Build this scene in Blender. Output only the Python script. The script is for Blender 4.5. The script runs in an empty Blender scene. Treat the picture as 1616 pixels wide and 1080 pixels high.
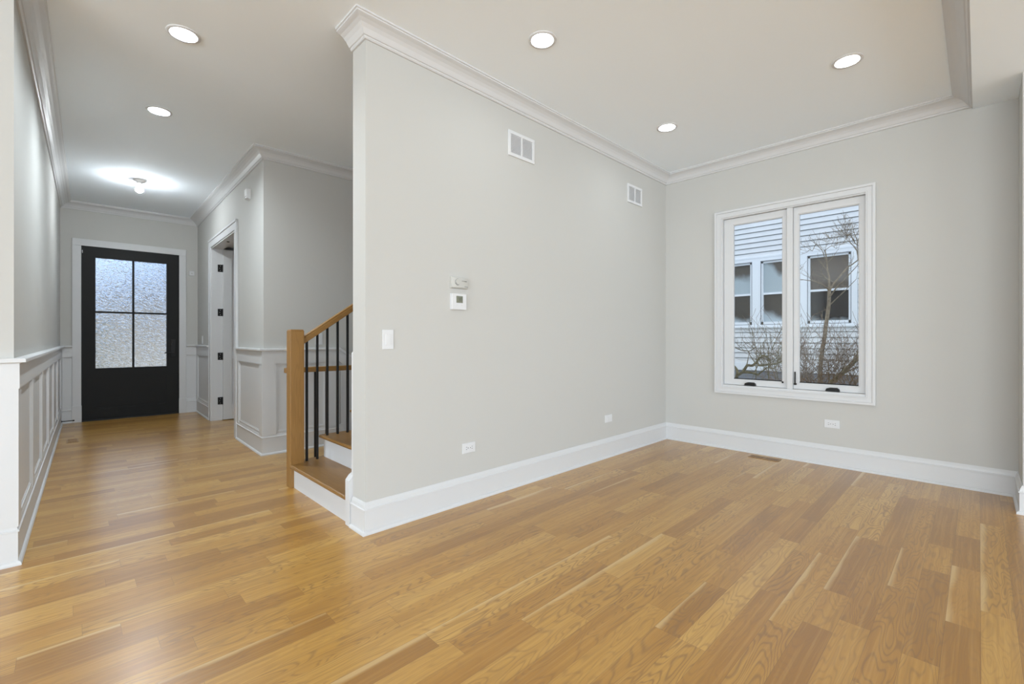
import bpy, bmesh, math, random
from mathutils import Vector, Matrix
from mathutils.geometry import tessellate_polygon

S = bpy.context.scene
COL = S.collection
rad = math.radians

# ------------------------------------------------------------------ camera
EYE = 1.18
cam_d = bpy.data.cameras.new('camera')
cam_d.sensor_width = 36.0
cam_d.lens = 719.5 / 1616 * 36.0
cam_d.shift_y = -6 / 1616
cam_d.clip_start = 0.02
cam = bpy.data.objects.new('camera', cam_d)
COL.objects.link(cam)
cam.location = (0, 0, EYE)
cam.rotation_euler = (rad(90), 0, rad(45.69 - 90))
S.camera = cam

# ------------------------------------------------------------------ world
W = bpy.data.worlds.new('sky')
S.world = W
W.use_nodes = True
wn = W.node_tree
wn.nodes.clear()
wo = wn.nodes.new('ShaderNodeOutputWorld')
wb = wn.nodes.new('ShaderNodeBackground')
wt = wn.nodes.new('ShaderNodeTexCoord')
ws = wn.nodes.new('ShaderNodeSeparateXYZ')
wr = wn.nodes.new('ShaderNodeValToRGB')
wn.links.new(wt.outputs['Generated'], ws.inputs[0])
wn.links.new(ws.outputs['Z'], wr.inputs[0])
wn.links.new(wr.outputs[0], wb.inputs[0])
wn.links.new(wb.outputs[0], wo.inputs[0])
cr = wr.color_ramp
cr.elements[0].position = 0.0
cr.elements[0].color = (0.56, 0.58, 0.60, 1)
cr.elements[1].position = 1.0
cr.elements[1].color = (1.05, 1.12, 1.20, 1)
e = cr.elements.new(0.06); e.color = (0.52, 0.58, 0.64, 1)
e = cr.elements.new(0.14); e.color = (0.25, 0.38, 0.62, 1)
e = cr.elements.new(0.26); e.color = (0.34, 0.48, 0.72, 1)
e = cr.elements.new(0.55); e.color = (0.90, 0.97, 1.06, 1)
wb.inputs['Strength'].default_value = 1.75

# ------------------------------------------------------------------ area lamps added in place of daylight from unseen windows behind the camera
def area(name, loc, rot, sx, sy, power, col=(1, 1, 1)):
    l = bpy.data.lights.new(name, 'AREA')
    l.shape = 'RECTANGLE'; l.size = sx; l.size_y = sy
    l.energy = power; l.color = col
    o = bpy.data.objects.new(name, l)
    COL.objects.link(o)
    o.location = loc; o.rotation_euler = rot
    return o
area('rear_window_fill', (-0.6, -8.35, 1.55), (rad(118), 0, rad(0)), 10.4, 2.7, 500, (0.80, 0.905, 0.985))  # added fill lamps, both tilted upward to brighten the ceiling
area('side_window_fill', (-8.35, -2.2, 1.55), (rad(118), 0, rad(-90)), 8.6, 2.7, 640, (0.80, 0.905, 0.985))

# ------------------------------------------------------------------ view
S.view_settings.view_transform = 'Standard'
S.view_settings.look = 'None'
S.view_settings.exposure = 0.37
S.view_settings.gamma = 1.0
S.view_settings.use_curve_mapping = False
S.cycles.use_denoising = True
S.cycles.max_bounces = 10
S.cycles.diffuse_bounces = 6
S.cycles.transparent_max_bounces = 16
S.cycles.sample_clamp_indirect = 6.0

# ------------------------------------------------------------------ materials
def mat(name, col=(0.8, 0.8, 0.8), rough=0.5, metal=0.0, spec=0.5, emit=None, estr=0.0):
    m = bpy.data.materials.new(name)
    m.use_nodes = True
    b = m.node_tree.nodes['Principled BSDF']
    b.inputs['Base Color'].default_value = (*col, 1)
    b.inputs['Roughness'].default_value = rough
    b.inputs['Metallic'].default_value = metal
    b.inputs['Specular IOR Level'].default_value = spec
    if emit:
        b.inputs['Emission Color'].default_value = (*emit, 1)
        b.inputs['Emission Strength'].default_value = estr
    return m

class NT:
    """tiny node helper"""
    def __init__(s, m):
        s.t = m.node_tree; s.n = s.t.nodes; s.b = s.n.get('Principled BSDF')
    def link(s, a, b): s.t.links.new(a, b)
    def put(s, inp, v):
        if hasattr(v, 'is_linked') or isinstance(v, bpy.types.NodeSocket): s.link(v, inp)
        else: inp.default_value = v
    def math(s, op, a, b=None, c=None, clamp=False):
        n = s.n.new('ShaderNodeMath'); n.operation = op; n.use_clamp = clamp
        for i, v in enumerate((a, b, c)):
            if v is not None: s.put(n.inputs[i], v)
        return n.outputs[0]
    def coord(s):
        return s.n.new('ShaderNodeTexCoord').outputs['Object']
    def sep(s, v):
        n = s.n.new('ShaderNodeSeparateXYZ'); s.link(v, n.inputs[0]); return n.outputs
    def comb(s, x, y, z):
        n = s.n.new('ShaderNodeCombineXYZ')
        for i, v in enumerate((x, y, z)): s.put(n.inputs[i], v)
        return n.outputs[0]
    def noise(s, v, scale=1.0, detail=2.0, rough=0.5, dist=0.0):
        n = s.n.new('ShaderNodeTexNoise'); s.link(v, n.inputs['Vector'])
        n.inputs['Scale'].default_value = scale; n.inputs['Detail'].default_value = detail
        n.inputs['Roughness'].default_value = rough; n.inputs['Distortion'].default_value = dist
        return n.outputs[0]
    def white(s, v, dim='3D'):
        n = s.n.new('ShaderNodeTexWhiteNoise'); n.noise_dimensions = dim
        s.link(v, n.inputs['W' if dim == '1D' else 'Vector']); return n.outputs
    def ramp(s, fac, stops):
        n = s.n.new('ShaderNodeValToRGB'); s.link(fac, n.inputs[0])
        r = n.color_ramp
        r.elements[0].position = stops[0][0]; r.elements[0].color = (*stops[0][1], 1)
        r.elements[1].position = stops[-1][0]; r.elements[1].color = (*stops[-1][1], 1)
        for p, c in stops[1:-1]:
            e = r.elements.new(p); e.color = (*c, 1)
        return n.outputs[0]
    def mix(s, fac, a, b, mode='MIX'):
        n = s.n.new('ShaderNodeMix'); n.data_type = 'RGBA'; n.blend_type = mode
        s.put(n.inputs[0], fac)
        for i, v in ((6, a), (7, b)):
            s.put(n.inputs[i], (*v, 1) if isinstance(v, tuple) and len(v) == 3 else v)
        return n.outputs[2]
    def maprange(s, v, a, b, c=0.0, d=1.0):
        n = s.n.new('ShaderNodeMapRange'); s.link(v, n.inputs[0])
        for i, x in enumerate((a, b, c, d)): n.inputs[i + 1].default_value = x
        return n.outputs[0]
    def bump(s, h, strength=0.2, dist=0.01):
        n = s.n.new('ShaderNodeBump'); s.link(h, n.inputs['Height'])
        n.inputs['Strength'].default_value = strength; n.inputs['Distance'].default_value = dist
        s.link(n.outputs[0], s.b.inputs['Normal'])

def painted(name, col, rough, bump=0.03, spec=0.4):
    m = mat(name, col, rough, spec=spec)
    q = NT(m); q.bump(q.noise(q.coord(), 240, 3, 0.6), bump, 0.002)
    return m

M = {}
M['wall'] = painted('greige_wall_paint', (0.515, 0.508, 0.485), 0.75, 0.05, 0.3)
M['ceil'] = painted('ceiling_paint', (0.88, 0.94, 0.995), 0.85, 0.04, 0.2)
M['trim'] = painted('white_trim_paint', (0.615, 0.618, 0.624), 0.45, 0.0, 0.5)
M['casing'] = M['trim']
M['black'] = mat('black_metal', (0.009, 0.0085, 0.0085), 0.5, spec=0.35)
M['door'] = mat('black_door_paint', (0.009, 0.009, 0.0085), 0.55, spec=0.25)
M['plastic'] = mat('white_plastic', (0.66, 0.665, 0.675), 0.4)
M['cream'] = mat('beige_plastic', (0.50, 0.495, 0.465), 0.45)
M['grey'] = mat('grey_print', (0.28, 0.28, 0.27), 0.5)
M['slot'] = mat('dark_slot', (0.03, 0.028, 0.025), 0.7)
M['lcd'] = mat('lcd_screen', (0.19, 0.20, 0.155), 0.25)
M['lcd_ink'] = mat('lcd_digits', (0.08, 0.085, 0.06), 0.4)
M['lens'] = mat('lamp_lens', (0.9, 0.9, 0.9), 0.4, emit=(0.97, 0.985, 1.0), estr=14)
M['bulb_neck'] = mat('bulb_glass_neck', (0.9, 0.9, 0.9), 0.3, emit=(0.97, 0.985, 1.0), estr=2.0)
M['bulb'] = mat('bulb_glass', (0.9, 0.9, 0.9), 0.3, emit=(0.88, 0.955, 1.0), estr=720)
M['porcelain'] = mat('white_porcelain', (0.86, 0.86, 0.85), 0.2)
M['louver_back'] = mat('duct_shadow_grey', (0.46, 0.46, 0.465), 0.7)
M['steel'] = mat('steel', (0.55, 0.55, 0.54), 0.3, 1.0)

OAKS = [(0.0, (0.345, 0.160, 0.022)), (0.22, (0.42, 0.204, 0.030)), (0.5, (0.485, 0.254, 0.043)),
        (0.8, (0.54, 0.300, 0.062)), (1.0, (0.59, 0.345, 0.085))]

def floor_mat():
    m = mat('oak_plank_floor', rough=0.3); q = NT(m)
    x, y, z = q.sep(q.coord())
    w = 0.1035
    yy = q.math('DIVIDE', q.math('ADD', y, 20.0 - 0.02), w)
    row = q.math('FLOOR', yy); fy = q.math('FRACT', yy)
    rr = q.white(row, '1D')
    rv = q.sep(rr['Color'])
    ln = q.math('MULTIPLY_ADD', rv[0], 1.2, 1.0)
    xs = q.math('ADD', q.math('DIVIDE', q.math('ADD', x, 30.0), ln), q.math('MULTIPLY', rv[1], 13.0))
    # two uneven boards in each repeat
    c0 = q.math('FLOOR', xs); f0 = q.math('FRACT', xs)
    cut = q.math('MULTIPLY_ADD', q.white(q.comb(row, c0, 3.3))['Value'], 0.5, 0.25)
    second = q.math('GREATER_THAN', f0, cut)
    pid = q.comb(row, q.math('ADD', c0, q.math('MULTIPLY', second, 0.5)), 0.7)
    pr = q.white(pid); pv = q.sep(pr['Color'])
    dend = q.math('MULTIPLY', q.math('ABSOLUTE', q.math('SUBTRACT', f0, cut)), ln)
    dend2 = q.math('MULTIPLY', q.math('MINIMUM', f0, q.math('SUBTRACT', 1.0, f0)), ln)
    dend = q.math('MINIMUM', dend, dend2)
    dside = q.math('MULTIPLY', q.math('MINIMUM', fy, q.math('SUBTRACT', 1.0, fy)), w)
    seam = q.maprange(q.math('MINIMUM', dend, dside), 0.0003, 0.0011, 1.0, 0.0)
    # cathedral grain = level lines of a stretched noise field, its own in every board
    gx = q.math('MULTIPLY_ADD', pv[0], 40.0, q.math('MULTIPLY', x, 1.5))
    gy = q.math('MULTIPLY_ADD', pv[1], 40.0, q.math('MULTIPLY', y, 8.5))
    gz = q.math('MULTIPLY', pv[2], 30.0)
    gv = q.comb(gx, gy, gz)
    n1 = q.noise(gv, 1.0, 2.0, 0.5, 0.25)
    rings = q.math('SINE', q.math('MULTIPLY', n1, 140.0))
    rings = q.maprange(rings, -0.5, 1.0, 0.0, 1.0)
    rings = q.math('POWER', rings, 2.6)
    streak = q.noise(q.comb(q.math('MULTIPLY', x, 1.6), q.math('MULTIPLY', y, 75.0), gz), 1.0, 3.0, 0.6)
    fine = q.noise(q.comb(q.math('MULTIPLY', x, 9.0), q.math('MULTIPLY', y, 300.0), gz), 1.0, 3.0, 0.65)
    pores = q.maprange(fine, 0.55, 0.75, 0.0, 1.0)
    blot = q.noise(q.comb(q.math('MULTIPLY', x, 2.2), q.math('MULTIPLY', y, 9.0), gz), 1.0, 2.0, 0.5)
    tone = q.math('ADD', q.math('MULTIPLY_ADD', pr['Value'], 0.92, -0.02), q.math('MULTIPLY', q.math('SUBTRACT', blot, 0.5), 0.65), clamp=True)
    base = q.ramp(tone, OAKS)
    amp = q.math('MULTIPLY_ADD', pv[1], 0.60, 0.16)
    c = q.mix(q.math('MULTIPLY', rings, amp), base, (0.25, 0.125, 0.034))
    c = q.mix(q.math('MULTIPLY', pores, 0.30), c, (0.28, 0.145, 0.045))
    c = q.mix(q.math('MULTIPLY', q.maprange(streak, 0.42, 0.72), 0.40), c, (0.27, 0.14, 0.04))
    c = q.mix(q.math('MULTIPLY', q.maprange(streak, 0.50, 0.28), 0.26), c, (0.58, 0.37, 0.13))
    # pale sapwood along one edge of some boards
    sap_on = q.math('GREATER_THAN', pv[2], 0.86)
    sap = q.maprange(q.math('ADD', fy, q.math('MULTIPLY', q.math('SUBTRACT', n1, 0.5), 0.8)), 0.76, 0.95, 0.0, 1.0)
    c = q.mix(q.math('MULTIPLY', q.math('MULTIPLY', sap, sap_on), 0.70), c, (0.64, 0.45, 0.21))
    c = q.mix(q.math('MULTIPLY', seam, 0.55), c, (0.15, 0.08, 0.03))
    q.link(c, q.b.inputs['Base Color'])
    rgh = q.math('MULTIPLY_ADD', fine, 0.10, 0.27)
    q.link(rgh, q.b.inputs['Roughness'])
    q.b.inputs['Specular IOR Level'].default_value = 0.5
    q.b.inputs['Coat Weight'].default_value = 0.55
    q.b.inputs['Coat Roughness'].default_value = 0.27
    q.bump(q.math('SUBTRACT', q.math('MULTIPLY', fine, 0.15), seam), 0.12, 0.001)
    return m
M['floor'] = floor_mat()

def oak_mat(name, axis, dark=1.0):
    m = mat(name, rough=0.36); q = NT(m)
    s = q.sep(q.coord()); ax = {'x': 0, 'y': 1, 'z': 2}[axis]
    v = [q.math('MULTIPLY', s[i], 1.2 if i == ax else 13.0) for i in range(3)]
    n1 = q.noise(q.comb(*v), 1.0, 2.0, 0.5, 0.2)
    f = [q.math('MULTIPLY', s[i], 6.0 if i == ax else 260.0) for i in range(3)]
    fine = q.noise(q.comb(*f), 1.0, 2.0, 0.6)
    rings = q.math('POWER', q.maprange(q.math('SINE', q.math('MULTIPLY', n1, 70.0)), -0.6, 1.0), 2.0)
    a = tuple(c * dark for c in (0.31, 0.165, 0.048)); b = tuple(c * dark for c in (0.25, 0.125, 0.033))
    c = q.mix(n1, a, b)
    c = q.mix(q.math('MULTIPLY', rings, 0.30), c, tuple(x * 0.72 for x in b))
    c = q.mix(q.math('MULTIPLY', fine, 0.18), c, tuple(x * 0.6 for x in b))
    q.link(c, q.b.inputs['Base Color'])
    return m
M['oak_x'] = oak_mat('oak_along_rail', 'x')
M['oak_y'] = oak_mat('oak_tread', 'y', 0.95)
M['oak_z'] = oak_mat('oak_post', 'z', 1.05)
M['oak_vent'] = oak_mat('oak_vent', 'x', 0.95)
M['oak_vent_dark'] = oak_mat('oak_vent_darker', 'y', 0.75)

def clear_glass():
    m = bpy.data.materials.new('clear_window_glass'); m.use_nodes = True
    t = m.node_tree; t.nodes.clear()
    o = t.nodes.new('ShaderNodeOutputMaterial'); mx = t.nodes.new('ShaderNodeMixShader')
    tr = t.nodes.new('ShaderNodeBsdfTransparent'); gl = t.nodes.new('ShaderNodeBsdfGlossy')
    fr = t.nodes.new('ShaderNodeFresnel'); fr.inputs[0].default_value = 1.45
    gl.inputs['Roughness'].default_value = 0.01
    tr.inputs[0].default_value = (0.97, 0.98, 0.98, 1)
    t.links.new(fr.outputs[0], mx.inputs[0]); t.links.new(tr.outputs[0], mx.inputs[1])
    t.links.new(gl.outputs[0], mx.inputs[2]); t.links.new(mx.outputs[0], o.inputs[0])
    return m
M['glass'] = clear_glass()

def water_glass():
    m = mat('rippled_privacy_glass', (0.97, 0.985, 0.99), 0.10); q = NT(m)
    q.b.inputs['Transmission Weight'].default_value = 1.0
    q.b.inputs['IOR'].default_value = 1.42
    x, y, z = q.sep(q.coord())
    v = q.comb(q.math('MULTIPLY', q.math('ADD', x, q.math('MULTIPLY', z, -0.35)), 20.0), q.math('MULTIPLY', y, 3.0), q.math('MULTIPLY', q.math('ADD', z, q.math('MULTIPLY', x, 0.45)), 34.0))
    n = q.noise(v, 1.0, 1.5, 0.5, 1.1)
    q.bump(n, 1.0, 0.042)
    return m
M['ripple'] = water_glass()

def siding_mat():
    m = mat('pale_blue_clapboard', (0.60, 0.69, 0.82), 0.6); q = NT(m)
    n = q.noise(q.coord(), 3.0, 4, 0.6)
    q.link(q.ramp(n, [(0.3, (0.67, 0.70, 0.725)), (0.7, (0.73, 0.755, 0.775))]), q.b.inputs['Base Color'])
    return m
M['siding'] = siding_mat()
M['out_white'] = painted('exterior_white_paint', (0.78, 0.83, 0.88), 0.55, 0.0)
M['found'] = painted('grey_foundation', (0.20, 0.22, 0.25), 0.9, 0.3)

def frost_pane(name, dark, frost, flip, seed, amount):
    m = mat(name, dark, 0.12); q = NT(m)
    x, y, z = q.sep(q.n.new('ShaderNodeTexCoord').outputs['Generated'])
    n = q.noise(q.comb(q.math('MULTIPLY', y, 1.2), seed, q.math('MULTIPLY', z, 0.8)), 2.2, 3, 0.55)
    sweep = q.math('POWER', q.math('ABSOLUTE', q.math('SUBTRACT', y, 0.15)), 2.0)
    lvl = q.math('ADD', q.math('SUBTRACT', amount, z), q.math('ADD', q.math('MULTIPLY', q.math('SUBTRACT', n, 0.5), 0.5), q.math('MULTIPLY', sweep, flip)))
    f = q.maprange(lvl, -0.06, 0.22, 0.0, 0.85)
    crys = q.noise(q.coord(), 60, 4, 0.7)
    fr = q.mix(crys, frost, tuple(min(1, c * 1.25) for c in frost))
    q.link(q.mix(f, dark, fr), q.b.inputs['Base Color'])
    q.link(q.math('MULTIPLY_ADD', f, 0.5, 0.10), q.b.inputs['Roughness'])
    return m

def bark(name, a, b):
    m = mat(name, a, 0.9); q = NT(m)
    n = q.noise(q.coord(), 30, 4, 0.65)
    q.link(q.ramp(n, [(0.35, a), (0.65, b)]), q.b.inputs['Base Color'])
    q.bump(n, 0.5, 0.01)
    return m
M['bark'] = bark('grey_brown_bark', (0.15, 0.12, 0.085), (0.27, 0.225, 0.165))
M['twig'] = bark('brown_twigs', (0.14, 0.10, 0.07), (0.25, 0.18, 0.125))
M['mossy'] = bark('mossy_bark', (0.10, 0.085, 0.045), (0.19, 0.165, 0.09))

def ground_mat():
    m = mat('winter_ground', (0.4, 0.4, 0.36), 0.95); q = NT(m)
    n = q.noise(q.coord(), 1.4, 5, 0.65)
    q.link(q.ramp(n, [(0.35, (0.30, 0.29, 0.25)), (0.55, (0.42, 0.41, 0.38)), (0.7, (0.62, 0.63, 0.65))]), q.b.inputs['Base Color'])
    return m
M['ground'] = ground_mat()

# ------------------------------------------------------------------ mesh helpers
A0 = rad(1.4); PV = (1.415, 5.03)
def hall(v):
    dx, dy = v[0] - PV[0], v[1] - PV[1]
    return (PV[0] + dx * math.cos(A0) + dy * math.sin(A0), PV[1] - dx * math.sin(A0) + dy * math.cos(A0), v[2])
XF = [None]          # the hall is built in its own axes, turned 1.4 degrees

class frame:
    def __init__(s, f): s.f = f
    def __enter__(s): s.old = XF[0]; XF[0] = s.f
    def __exit__(s, *a): XF[0] = s.old
def wpt(v): return XF[0](v) if XF[0] else tuple(v)

def new(): return bmesh.new()
def box(bm, x0, x1, y0, y1, z0, z1):
    vs = [bm.verts.new((x, y, z)) for x in (x0, x1) for y in (y0, y1) for z in (z0, z1)]
    for f in ((0, 1, 3, 2), (4, 6, 7, 5), (0, 4, 5, 1), (2, 3, 7, 6), (0, 2, 6, 4), (1, 5, 7, 3)):
        bm.faces.new([vs[i] for i in f])
    return vs
def prism(bm, pts, axis, a, b):
    """2D outline pts extruded along axis between a and b"""
    def mk(p, t):
        return {'x': (t, p[0], p[1]), 'y': (p[0], t, p[1]), 'z': (p[0], p[1], t)}[axis]
    A = [bm.verts.new(mk(p, a)) for p in pts]; B = [bm.verts.new(mk(p, b)) for p in pts]
    n = len(pts)
    bm.faces.new(A); bm.faces.new(B[::-1])
    for i in range(n): bm.faces.new([A[i], B[i], B[(i + 1) % n], A[(i + 1) % n]])
def lathe(bm, c, prof, n=32, axis='z', cap=True):
    """prof: (r, h) pairs; revolved round axis through c"""
    rings = []
    for r, h in prof:
        ring = []
        for i in range(n):
            t = 2 * math.pi * i / n; u, v = r * math.cos(t), r * math.sin(t)
            o = {'z': (u, v, h), 'x': (h, u, v), 'y': (u, h, v)}[axis]
            ring.append(bm.verts.new((c[0] + o[0], c[1] + o[1], c[2] + o[2])))
        rings.append(ring)
    for a, b in zip(rings, rings[1:]):
        for i in range(n): bm.faces.new([a[i], a[(i + 1) % n], b[(i + 1) % n], b[i]])
    if cap:
        bm.faces.new(rings[0]); bm.faces.new(rings[-1][::-1])
def tube(bm, pts, radii, n=6):
    pts = [Vector(p) for p in pts]; rings = []
    for i, p in enumerate(pts):
        d = (pts[min(i + 1, len(pts) - 1)] - pts[max(i - 1, 0)])
        d = d.normalized() if d.length > 1e-6 else Vector((0, 0, 1))
        u = d.orthogonal().normalized() if i == 0 else (rings_u - d * rings_u.dot(d)).normalized()
        rings_u = u; v = d.cross(u)
        rings.append([bm.verts.new(p + (u * math.cos(2 * math.pi * k / n) + v * math.sin(2 * math.pi * k / n)) * radii[i]) for k in range(n)])
    for a, b in zip(rings, rings[1:]):
        for k in range(n): bm.faces.new([a[k], a[(k + 1) % n], b[(k + 1) % n], b[k]])
    bm.faces.new(rings[0][::-1]); bm.faces.new(rings[-1])
def sweep(path, prof):
    """profile (offset to the right of travel, z) swept along a path, mitred; one bmesh per segment"""
    P = [Vector(p) for p in path]; n = len(P)
    D = [(P[i + 1] - P[i]).normalized() for i in range(n - 1)]
    Nn = [Vector((d.y, -d.x)) for d in D]
    offs = []
    for i in range(n):
        if i == 0: offs.append(Nn[0])
        elif i == n - 1: offs.append(Nn[-1])
        else:
            b = (Nn[i - 1] + Nn[i]); b = b.normalized(); offs.append(b / b.dot(Nn[i]))
    out = []
    for i in range(n - 1):
        bm = new()
        A = [bm.verts.new((P[i].x + offs[i].x * o, P[i].y + offs[i].y * o, z)) for o, z in prof]
        B = [bm.verts.new((P[i + 1].x + offs[i + 1].x * o, P[i + 1].y + offs[i + 1].y * o, z)) for o, z in prof]
        k = len(prof)
        bm.faces.new(A); bm.faces.new(B[::-1])
        for j in range(k): bm.faces.new([A[j], B[j], B[(j + 1) % k], A[(j + 1) % k]])
        out.append(bm)
    return out
def join(*bms):
    r = new()
    for b in bms:
        me = bpy.data.meshes.new('t'); b.to_mesh(me); r.from_mesh(me); bpy.data.meshes.remove(me); b.free()
    return r

def tag(o, label=None, cat=None, group=None, kind=None):
    if label: o['label'] = label
    if cat: o['category'] = cat
    if group: o['group'] = group
    if kind: o['kind'] = kind
    return o
def abs_loc(o):
    v = Vector((0, 0, 0))
    while o: v += o.location; o = o.parent
    return v
def build(name, bm, m, parent=None, smooth=False, bevel=0.0, keep=False):
    """links bm (world coordinates) as one mesh object"""
    for v in bm.verts: v.co = wpt(v.co)
    bmesh.ops.recalc_face_normals(bm, faces=bm.faces)
    if smooth:
        for f in bm.faces: f.smooth = True
    base = abs_loc(parent) if parent else Vector((0, 0, 0))
    if not keep:
        xs = [v.co.x for v in bm.verts]; ys = [v.co.y for v in bm.verts]; zs = [v.co.z for v in bm.verts]
        o0 = Vector(((min(xs) + max(xs)) / 2, (min(ys) + max(ys)) / 2, min(zs)))
    else: o0 = Vector((0, 0, 0))
    for v in bm.verts: v.co -= o0
    me = bpy.data.meshes.new(name); bm.to_mesh(me); bm.free()
    o = bpy.data.objects.new(name, me); COL.objects.link(o)
    me.materials.append(m if not isinstance(m, str) else M[m])
    if parent: o.parent = parent
    o.location = o0 - base
    if bevel:
        b = o.modifiers.new('bevel', 'BEVEL'); b.width = bevel; b.segments = 2; b.limit_method = 'ANGLE'; b.angle_limit = rad(40)
    if smooth:
        try:
            me.set_sharp_from_angle(angle=rad(38))
        except Exception: pass
    return o
def thing(name, label, cat, loc, group=None, kind=None):
    o = bpy.data.objects.new(name, None); COL.objects.link(o)
    o.empty_display_size = 0.05; o.location = wpt(loc)
    return tag(o, label, cat, group, kind)
def boxes(*bs):
    bm = new()
    for b in bs: box(bm, *b)
    return bm
def struct(name, bm, m, label=None, cat=None, **k):
    return tag(build(name, bm, m, **k), label, cat, kind='structure')
def copy_tree(root, loc, label, group=None):
    r = root.copy(); COL.objects.link(r); r.location = loc; r['label'] = label
    if group: r['group'] = group
    for ch in [o for o in COL.objects if o.parent == root]:
        c = ch.copy(); COL.objects.link(c); c.parent = r
        for g in [o for o in COL.objects if o.parent == ch]:
            d = g.copy(); COL.objects.link(d); d.parent = c
    return r
def flat(outer, holes, z):
    bm = new()
    loops = [outer] + holes
    flatpts = [p for l in loops for p in l]
    tris = tessellate_polygon([[Vector((p[0], p[1], 0)) for p in l] for l in loops])
    vs = [bm.verts.new((p[0], p[1], z)) for p in flatpts]
    for t in tris:
        try: bm.faces.new([vs[i] for i in t])
        except ValueError: pass
    return bm
def circle(c, r, n=32): return [(c[0] + r * math.cos(2 * math.pi * i / n), c[1] + r * math.sin(2 * math.pi * i / n)) for i in range(n)]

CEIL = 3.08
# ================================================================== FLOOR AND CEILING
LIGHTS = [(2.166, 1.942), (3.867, 1.963), (3.823, 0.630), (0.522, 3.470), (0.551, 4.785)]
BULB = (0.622, 7.03)
fl = flat([(-8.5, -8.5), (5.05, -8.5), (5.05, 5.02), (5.05, 9.05), (-8.5, 9.05)], [[(2.2, 4.16), (5.0, 4.16), (5.0, 4.94), (2.2, 4.94)]], 0.0)
struct('floor', fl, 'floor', 'light oak plank floor running through the room and the hall', 'floor', keep=True)
holes = [circle(c, 0.07) for c in LIGHTS] + [[(2.75, 2.76), (5.0, 2.76), (5.0, 3.93), (2.75, 3.93)]]
cl = flat([(-8.5, -8.5), (5.1, -8.5), (5.1, 9.05), (-8.5, 9.05)], holes, CEIL)
struct('ceiling', cl, 'ceil', 'flat white ceiling with recessed lights', 'ceiling', keep=True)

# ================================================================== WALLS
struct('wall_center', boxes((1.287, 5.055, 2.58, 2.75, 0, CEIL + 0.1)), 'wall', 'long greige wall carrying the thermostats and vents', 'wall')
# window wall, with its opening
OY0, OY1, OZ0, OZ1 = 0.685, 1.935, 0.665, 2.47
struct('wall_right', boxes((5.05, 5.20, -8.5, OY0, -0.5, 3.4), (5.05, 5.20, OY1, 9.0, -0.5, 3.4), (5.05, 5.20, OY0, OY1, -0.5, OZ0), (5.05, 5.20, OY0, OY1, OZ1, 3.4)),
       'wall', 'greige wall with the double window', 'wall')
struct('wall_pier', boxes((4.585, 5.06, -0.36, -0.205, 0, 2.97)), 'wall', 'short greige stub wall at the right edge under the soffit', 'wall')
struct('ceiling_soffit', boxes((-8.5, 5.06, -0.42, 0.035, 2.965, CEIL + 0.02)), 'ceil', 'dropped white soffit beam along the right of the ceiling', 'beam')
def holed(x0, x1, z0, z1, hs):
    """wall rectangle minus window holes -> list of (x0, x1, z0, z1)"""
    out = []; cur = x0
    for a, b, c, d in hs:
        out += [(cur, a, z0, z1), (a, b, z0, c), (a, b, d, z1)]; cur = b
    return out + [(cur, x1, z0, z1)]
struct('wall_rear', boxes(*[(a, b, -8.5, -8.38, c, d) for a, b, c, d in holed(-8.5, 5.2, 0, 3.2, [(-5.9, 4.7, 0.2, 2.9)])]), 'wall', 'greige wall behind the viewer with wide windows', 'wall')
struct('wall_side', boxes(*[(-8.5, -8.38, a, b, c, d) for a, b, c, d in holed(-8.5, 9.0, 0, 3.2, [(-6.6, 2.2, 0.2, 2.9)])]), 'wall', 'greige wall behind the viewer on the left with wide windows', 'wall')
HL, HR, HD = -0.16, 1.415, 8.80           # hall: left wall, right wall, front-door wall (hall axes)
DX0, DX1, DZ = 0.035, 1.19, 2.505         # front-door opening
CY0, CY1, CZ = 6.20, 7.64, 2.47           # closet opening
with frame(hall):
    struct('wall_left', boxes((-8.6, HL, 3.47, 3.62, 0, CEIL + 0.1), (HL - 0.15, HL, 3.55, HD + 0.1, 0, CEIL + 0.1)), 'wall', 'greige wall along the left of the hall above white wainscot', 'wall')
    struct('wall_far', boxes((HL - 0.15, DX0, HD, HD + 0.16, 0, 3.3), (DX1, 3.5, HD, HD + 0.16, 0, 3.3), (DX0, DX1, HD, HD + 0.16, DZ, 3.3)), 'wall', 'greige wall around the front door', 'wall')
    struct('wall_hallway', boxes((HR, HR + 0.12, PV[1], CY0, 0, CEIL + 0.1), (HR, HR + 0.12, CY1, HD + 0.05, 0, CEIL + 0.1), (HR, HR + 0.12, CY0, CY1, CZ, CEIL + 0.1)), 'wall', 'greige wall on the right of the hall around the closet door', 'wall')
    struct('wall_stair', boxes((HR + 0.119, 3.75, PV[1], PV[1] + 0.12, -1.6, CEIL + 0.1)), 'wall', 'greige wall behind the staircase', 'wall')
    struct('wall_closet', boxes((2.45, 2.55, 5.8, 8.0, 0, CEIL), (HR + 0.1, 2.5, 5.75, 5.85, 0, CEIL), (HR + 0.1, 2.5, 7.78, 7.88, 0, CEIL), (HR + 0.119, 2.5, 5.8, 7.8, 2.50, 2.6)), 'trim', 'plain closet walls behind the open closet door', 'wall')  # low white closet ceiling added to catch bounce light above the door leaf
struct('wall_shaft', boxes((2.65, 2.74, 2.75, 3.95, CEIL + 0.01, 5.6), (2.65, 5.1, 3.94, 4.04, CEIL + 0.01, 5.6), (2.65, 5.1, 2.66, 2.755, CEIL + 0.1, 5.6), (2.65, 5.1, 2.7, 4.0, 5.6, 5.7), (5.05, 5.2, 2.6, 4.1, 3.4, 5.6)), 'wall', 'walls of the upper stairwell', 'wall')
struct('wall_basement', boxes((2.12, 2.2, 4.08, 5.06, -1.6, -0.002), (2.12, 5.05, 4.06, 4.16, -1.6, -0.002), (2.12, 5.05, 4.06, 5.06, -1.7, -1.6)), 'wall', 'walls of the stairwell going down', 'wall')

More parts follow.
